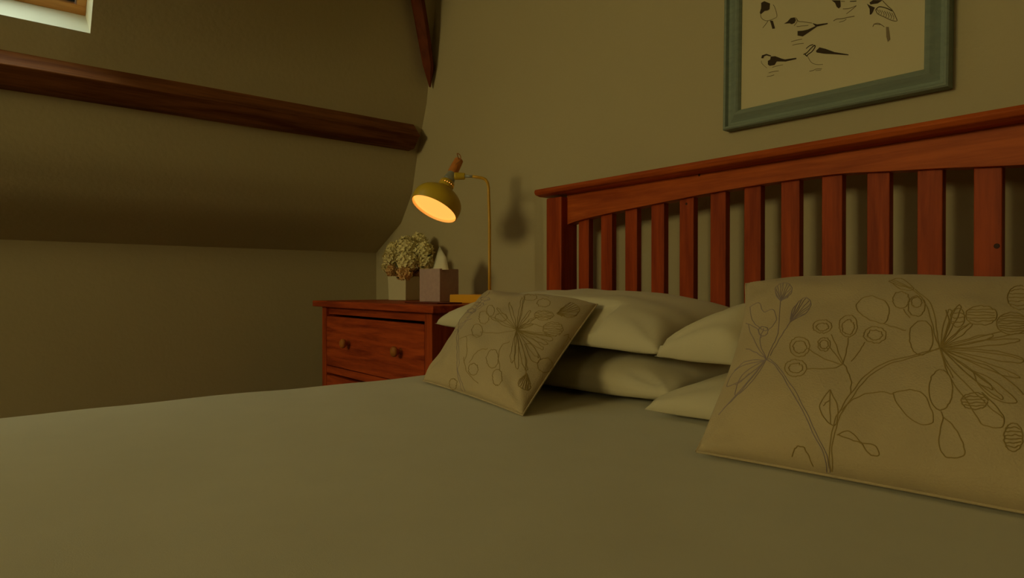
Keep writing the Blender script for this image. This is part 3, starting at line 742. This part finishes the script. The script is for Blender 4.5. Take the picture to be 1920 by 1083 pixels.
lathe(bm, [(h, r - .0022) for h, r in sp], O, axis_up, 48, mi=1)
lathe(bm, [(0, Ro), (-.0008, Ro - .0011), (0, Ro - .0022)], O, axis_up, 48)
sh = obj('lamp_shade', bm, [M['yellow'], M['shade_in']], lamp, smooth=True)
# pierced collar: ring of light holes
hc, rc = .083, Ro * .315
bm = bmesh.new(); nH = 20; d, u, v = frame_axes(axis_up)
ringsH = [(hc - .002, rc + .0005), (hc + .009, rc + .0008), (hc + .0117, rc + .0008), (hc + .020, rc - .001), (hc + .024, rc - .004), (hc + .024, .006)]
n = nH * 3; rg = [[bm.verts.new(O + d*h + (u*cos(2*pi*i/n) + v*sin(2*pi*i/n))*r) for i in range(n)] for h, r in ringsH]
for q in range(len(rg) - 1):
    for i in range(n):
        if q == 1 and i % 3 == 0: continue
        bm.faces.new((rg[q][i], rg[q][(i+1)%n], rg[q+1][(i+1)%n], rg[q+1][i]))
obj('shade_collar', bm, M['yellow'], lamp, smooth=True)
bm = bmesh.new(); lathe(bm, [(hc+.022, 0), (hc+.022, .0185), (hc+.030, .0190), (hc+.046, .0150), (hc+.056, .0135), (hc+.056, 0)], O, axis_up, 24); obj('lamp_socket', bm, M['steel'], lamp, smooth=False)
h0 = hc + .055
bm = bmesh.new(); lathe(bm, [(h0, 0), (h0, .0145), (h0+.004, .0160), (h0+.03, .0155), (h0+.052, .0140), (h0+.054, .012), (h0+.054, 0)], O, axis_up, 24); obj('handle', bm, M['hwood'], lamp, smooth=False)
bm = bmesh.new(); tp = O + axis_up.normalized() * (h0 + .050); 
loop = [tp + rt*.002, P(857, 288), P(862, 290), P(864, 296), P(862, 302), P(857, 306), P(854, 308)]
tube(bm, smooth_path(loop, 4), .0014, 8); obj('leather_loop', bm, M['leather'], lamp, smooth=True)
bm = bmesh.new(); lathe(bm, [(.0035, 0), (.0045, Ro*.6), (.006, Ro*.9), (.009, Ro*.945), (.020, Ro*.93), (.040, Ro*.86), (.060, Ro*.62), (.078, Ro*.27), (.090, Ro*.25), (.102, Ro*.2), (.103, 0)], O, axis_up, 32); obj('bulb', bm, M['bulb'], lamp, smooth=True)
bm = bmesh.new(); cpts = [V((lx+.01, 1.268, ZT+.012)), V((-1.585, 1.31, ZT+.010)), V((-1.56, 1.36, ZT+.016)), V((-1.50, 1.405, ZT-.01)), V((-1.47, 1.415, .55)), V((-1.47, 1.417, .3))]
tube(bm, smooth_path(cpts, 6), .003, 8); obj('power_cord', bm, M['pole'], lamp, smooth=True)

# ---------------------------------------------------------------- framed bird print
px0, px1, pz0, pz1 = -.8945, -.417, ZC + .379, ZC + 1.02
py = 1.398; wf = .043
pic = thing('framed_picture', 'blue-grey framed print of small garden birds hanging above the headboard', 'picture', ((px0+px1)/2, YW, (pz0+pz1)/2))
sect = [(0, YW - .002), (0, py + .004), (.003, py + .001), (.007, py + .002), (.010, py + .011), (.016, py + .012), (.024, py + .007), (.031, py + .002), (.036, py), (.040, py + .003), (wf, py + .010), (wf, YW - .002)]
bm = bmesh.new(); cs = [(px0, pz0, 1, 1), (px1, pz0, -1, 1), (px1, pz1, -1, -1), (px0, pz1, 1, -1)]
g = [[bm.verts.new((x + a*t, y, z + b*t)) for t, y in sect] for x, z, a, b in cs]
for i in range(4):
    j = (i+1) % 4
    for k2 in range(len(sect)-1): bm.faces.new((g[i][k2], g[j][k2], g[j][k2+1], g[i][k2+1]))
obj('frame', bm, M['frame'], pic)
YP = py + .013
bm = bmesh.new(); quad_sheet(bm, [[(px0+wf-.004, YP, pz0+wf-.004), (px1-wf+.004, YP, pz0+wf-.004)], [(px0+wf-.004, YP, pz1-wf+.004), (px1-wf+.004, YP, pz1-wf+.004)]])
def ink_poly(pts, mi=1):
    vs_ = [bm.verts.new(at_y(1400 + a/6, b/6, YP - .0006)) for a, b in pts]; f = bm.faces.new(vs_); f.material_index = mi
def ink_line(pts, w_=.0007, mi=1, sm=True):
    P2 = [at_y(1400 + a/6, b/6, YP - .0006) for a, b in pts]; P2 = smooth_path(P2, 5) if (sm and len(P2) > 2) else P2
    tube(bm, P2, w_, 4, mi)
ink_poly([(165,40),(200,20),(265,45),(260,110),(235,125),(205,130),(160,170),(150,150),(165,100)])
ink_line([(160,170),(170,210),(230,240),(320,210),(345,180),(320,90),(300,60)], .0006, 2); ink_line([(245,240),(210,290),(185,320)], .0006, 2)
ink_poly([(265,235),(300,240),(325,325),(295,330),(280,280)])
ink_poly([(425,270),(465,245),(500,205),(545,197),(560,228),(545,260),(515,275),(490,265)])
ink_line([(555,200),(590,240),(640,245),(740,258)], .0007, 2); ink_line([(575,215),(570,250),(540,290)], .0006, 2); ink_line([(570,300),(640,292),(700,285)], .0006, 2)
ink_poly([(580,350),(640,345),(700,330),(780,292),(745,258),(800,272),(920,255),(920,268),(800,297),(740,340),(640,410),(580,400)])
ink_line([(510,470),(560,455),(630,440)], .0006, 2); ink_line([(525,510),(580,495),(650,487)], .0006, 2)
ink_poly([(172,660),(180,628),(230,611),(285,628),(280,640),(232,628),(205,640),(195,662)])
ink_poly([(280,640),(330,635),(400,660),(440,670),(570,650),(572,664),(450,694),(350,695),(325,735),(270,745),(248,730),(248,690),(275,672)])
ink_line([(300,760),(350,745),(420,730)], .0005, 2); ink_line([(260,822),(310,808),(370,800)], .0006, 2); ink_line([(240,866),(280,858),(320,845)], .0005, 2); ink_line([(175,690),(180,720),(240,770)], .0004, 2)
ink_line([(650,612),(690,590),(735,540),(772,508),(778,530),(745,578),(700,612),(690,630),(668,612)], .0010); ink_line([(680,545),(720,512),(760,500)], .0009)
ink_poly([(790,570),(830,530),(900,545),(1000,580),(1160,604),(1160,615),(1020,606),(880,600),(800,588)])
ink_line([(700,640),(740,700),(800,722),(870,720)], .0005, 2); ink_line([(720,800),(760,790),(800,772),(860,770)], .0006, 2); ink_line([(790,790),(850,785)], .0005, 2)
ink_poly([(960,0),(1060,0),(1065,70),(1045,92),(1020,75),(1000,30)]); ink_line([(1070,10),(1110,12)], .0006, 2)
ink_line([(1090,95),(1150,90),(1200,75),(1240,55)], .0007, 2); ink_line([(1240,60),(1180,110),(1130,150)], .0006, 2); ink_line([(985,232),(1020,210),(1080,205),(1140,190),(1220,175)], .0008, 2); ink_line([(1050,245),(1100,230),(1130,208)], .0006, 2); ink_line([(1170,10),(1240,5)], .0008, 1)
ink_poly([(1390,20),(1430,-10),(1540,-10),(1480,28),(1400,42)]); ink_poly([(1360,32),(1390,50),(1452,75),(1415,150),(1395,158),(1392,92)])
ink_line([(1460,100),(1500,66),(1580,80),(1650,112)], .0008); ink_line([(1540,0),(1600,60),(1650,105),(1690,180),(1702,222),(1640,215),(1560,180),(1485,145),(1460,100)], .0007, 2)
for q in range(7): ink_line([(1475+q*28, 95+q*6), (1500+q*28, 125+q*10), (1490+q*28, 150+q*10)], .0005, 2)
ink_poly([(1580,290),(1610,290),(1632,430),(1602,460),(1585,400)], 2); ink_line([(1430,290),(1450,258),(1500,252),(1560,290)], .0006, 2); ink_line([(1440,260),(1520,265)], .0006, 2)
# birds on the upper half of the sheet, above the photo's edge
for (cx, cy, sc_) in ((300, -260, 1), (900, -330, 1.1), (1450, -300, .9), (600, -620, 1), (1250, -680, 1)):
    ink_poly([(cx-150*sc_, cy), (cx-110*sc_, cy-45*sc_), (cx-60*sc_, cy-40*sc_), (cx-50*sc_, cy), (cx-90*sc_, cy+15*sc_)])
    ink_poly([(cx-40*sc_, cy), (cx+60*sc_, cy-10*sc_), (cx+250*sc_, cy+30*sc_), (cx+50*sc_, cy+45*sc_)]); ink_line([(cx-90*sc_, cy+15*sc_), (cx-40*sc_, cy+80*sc_), (cx+50*sc_, cy+45*sc_)], .0006, 2)
obj('print', bm, [M['paper'], M['ink'], M['ink2']], pic)
pic.rotation_euler = (0, radians(.7), 0)
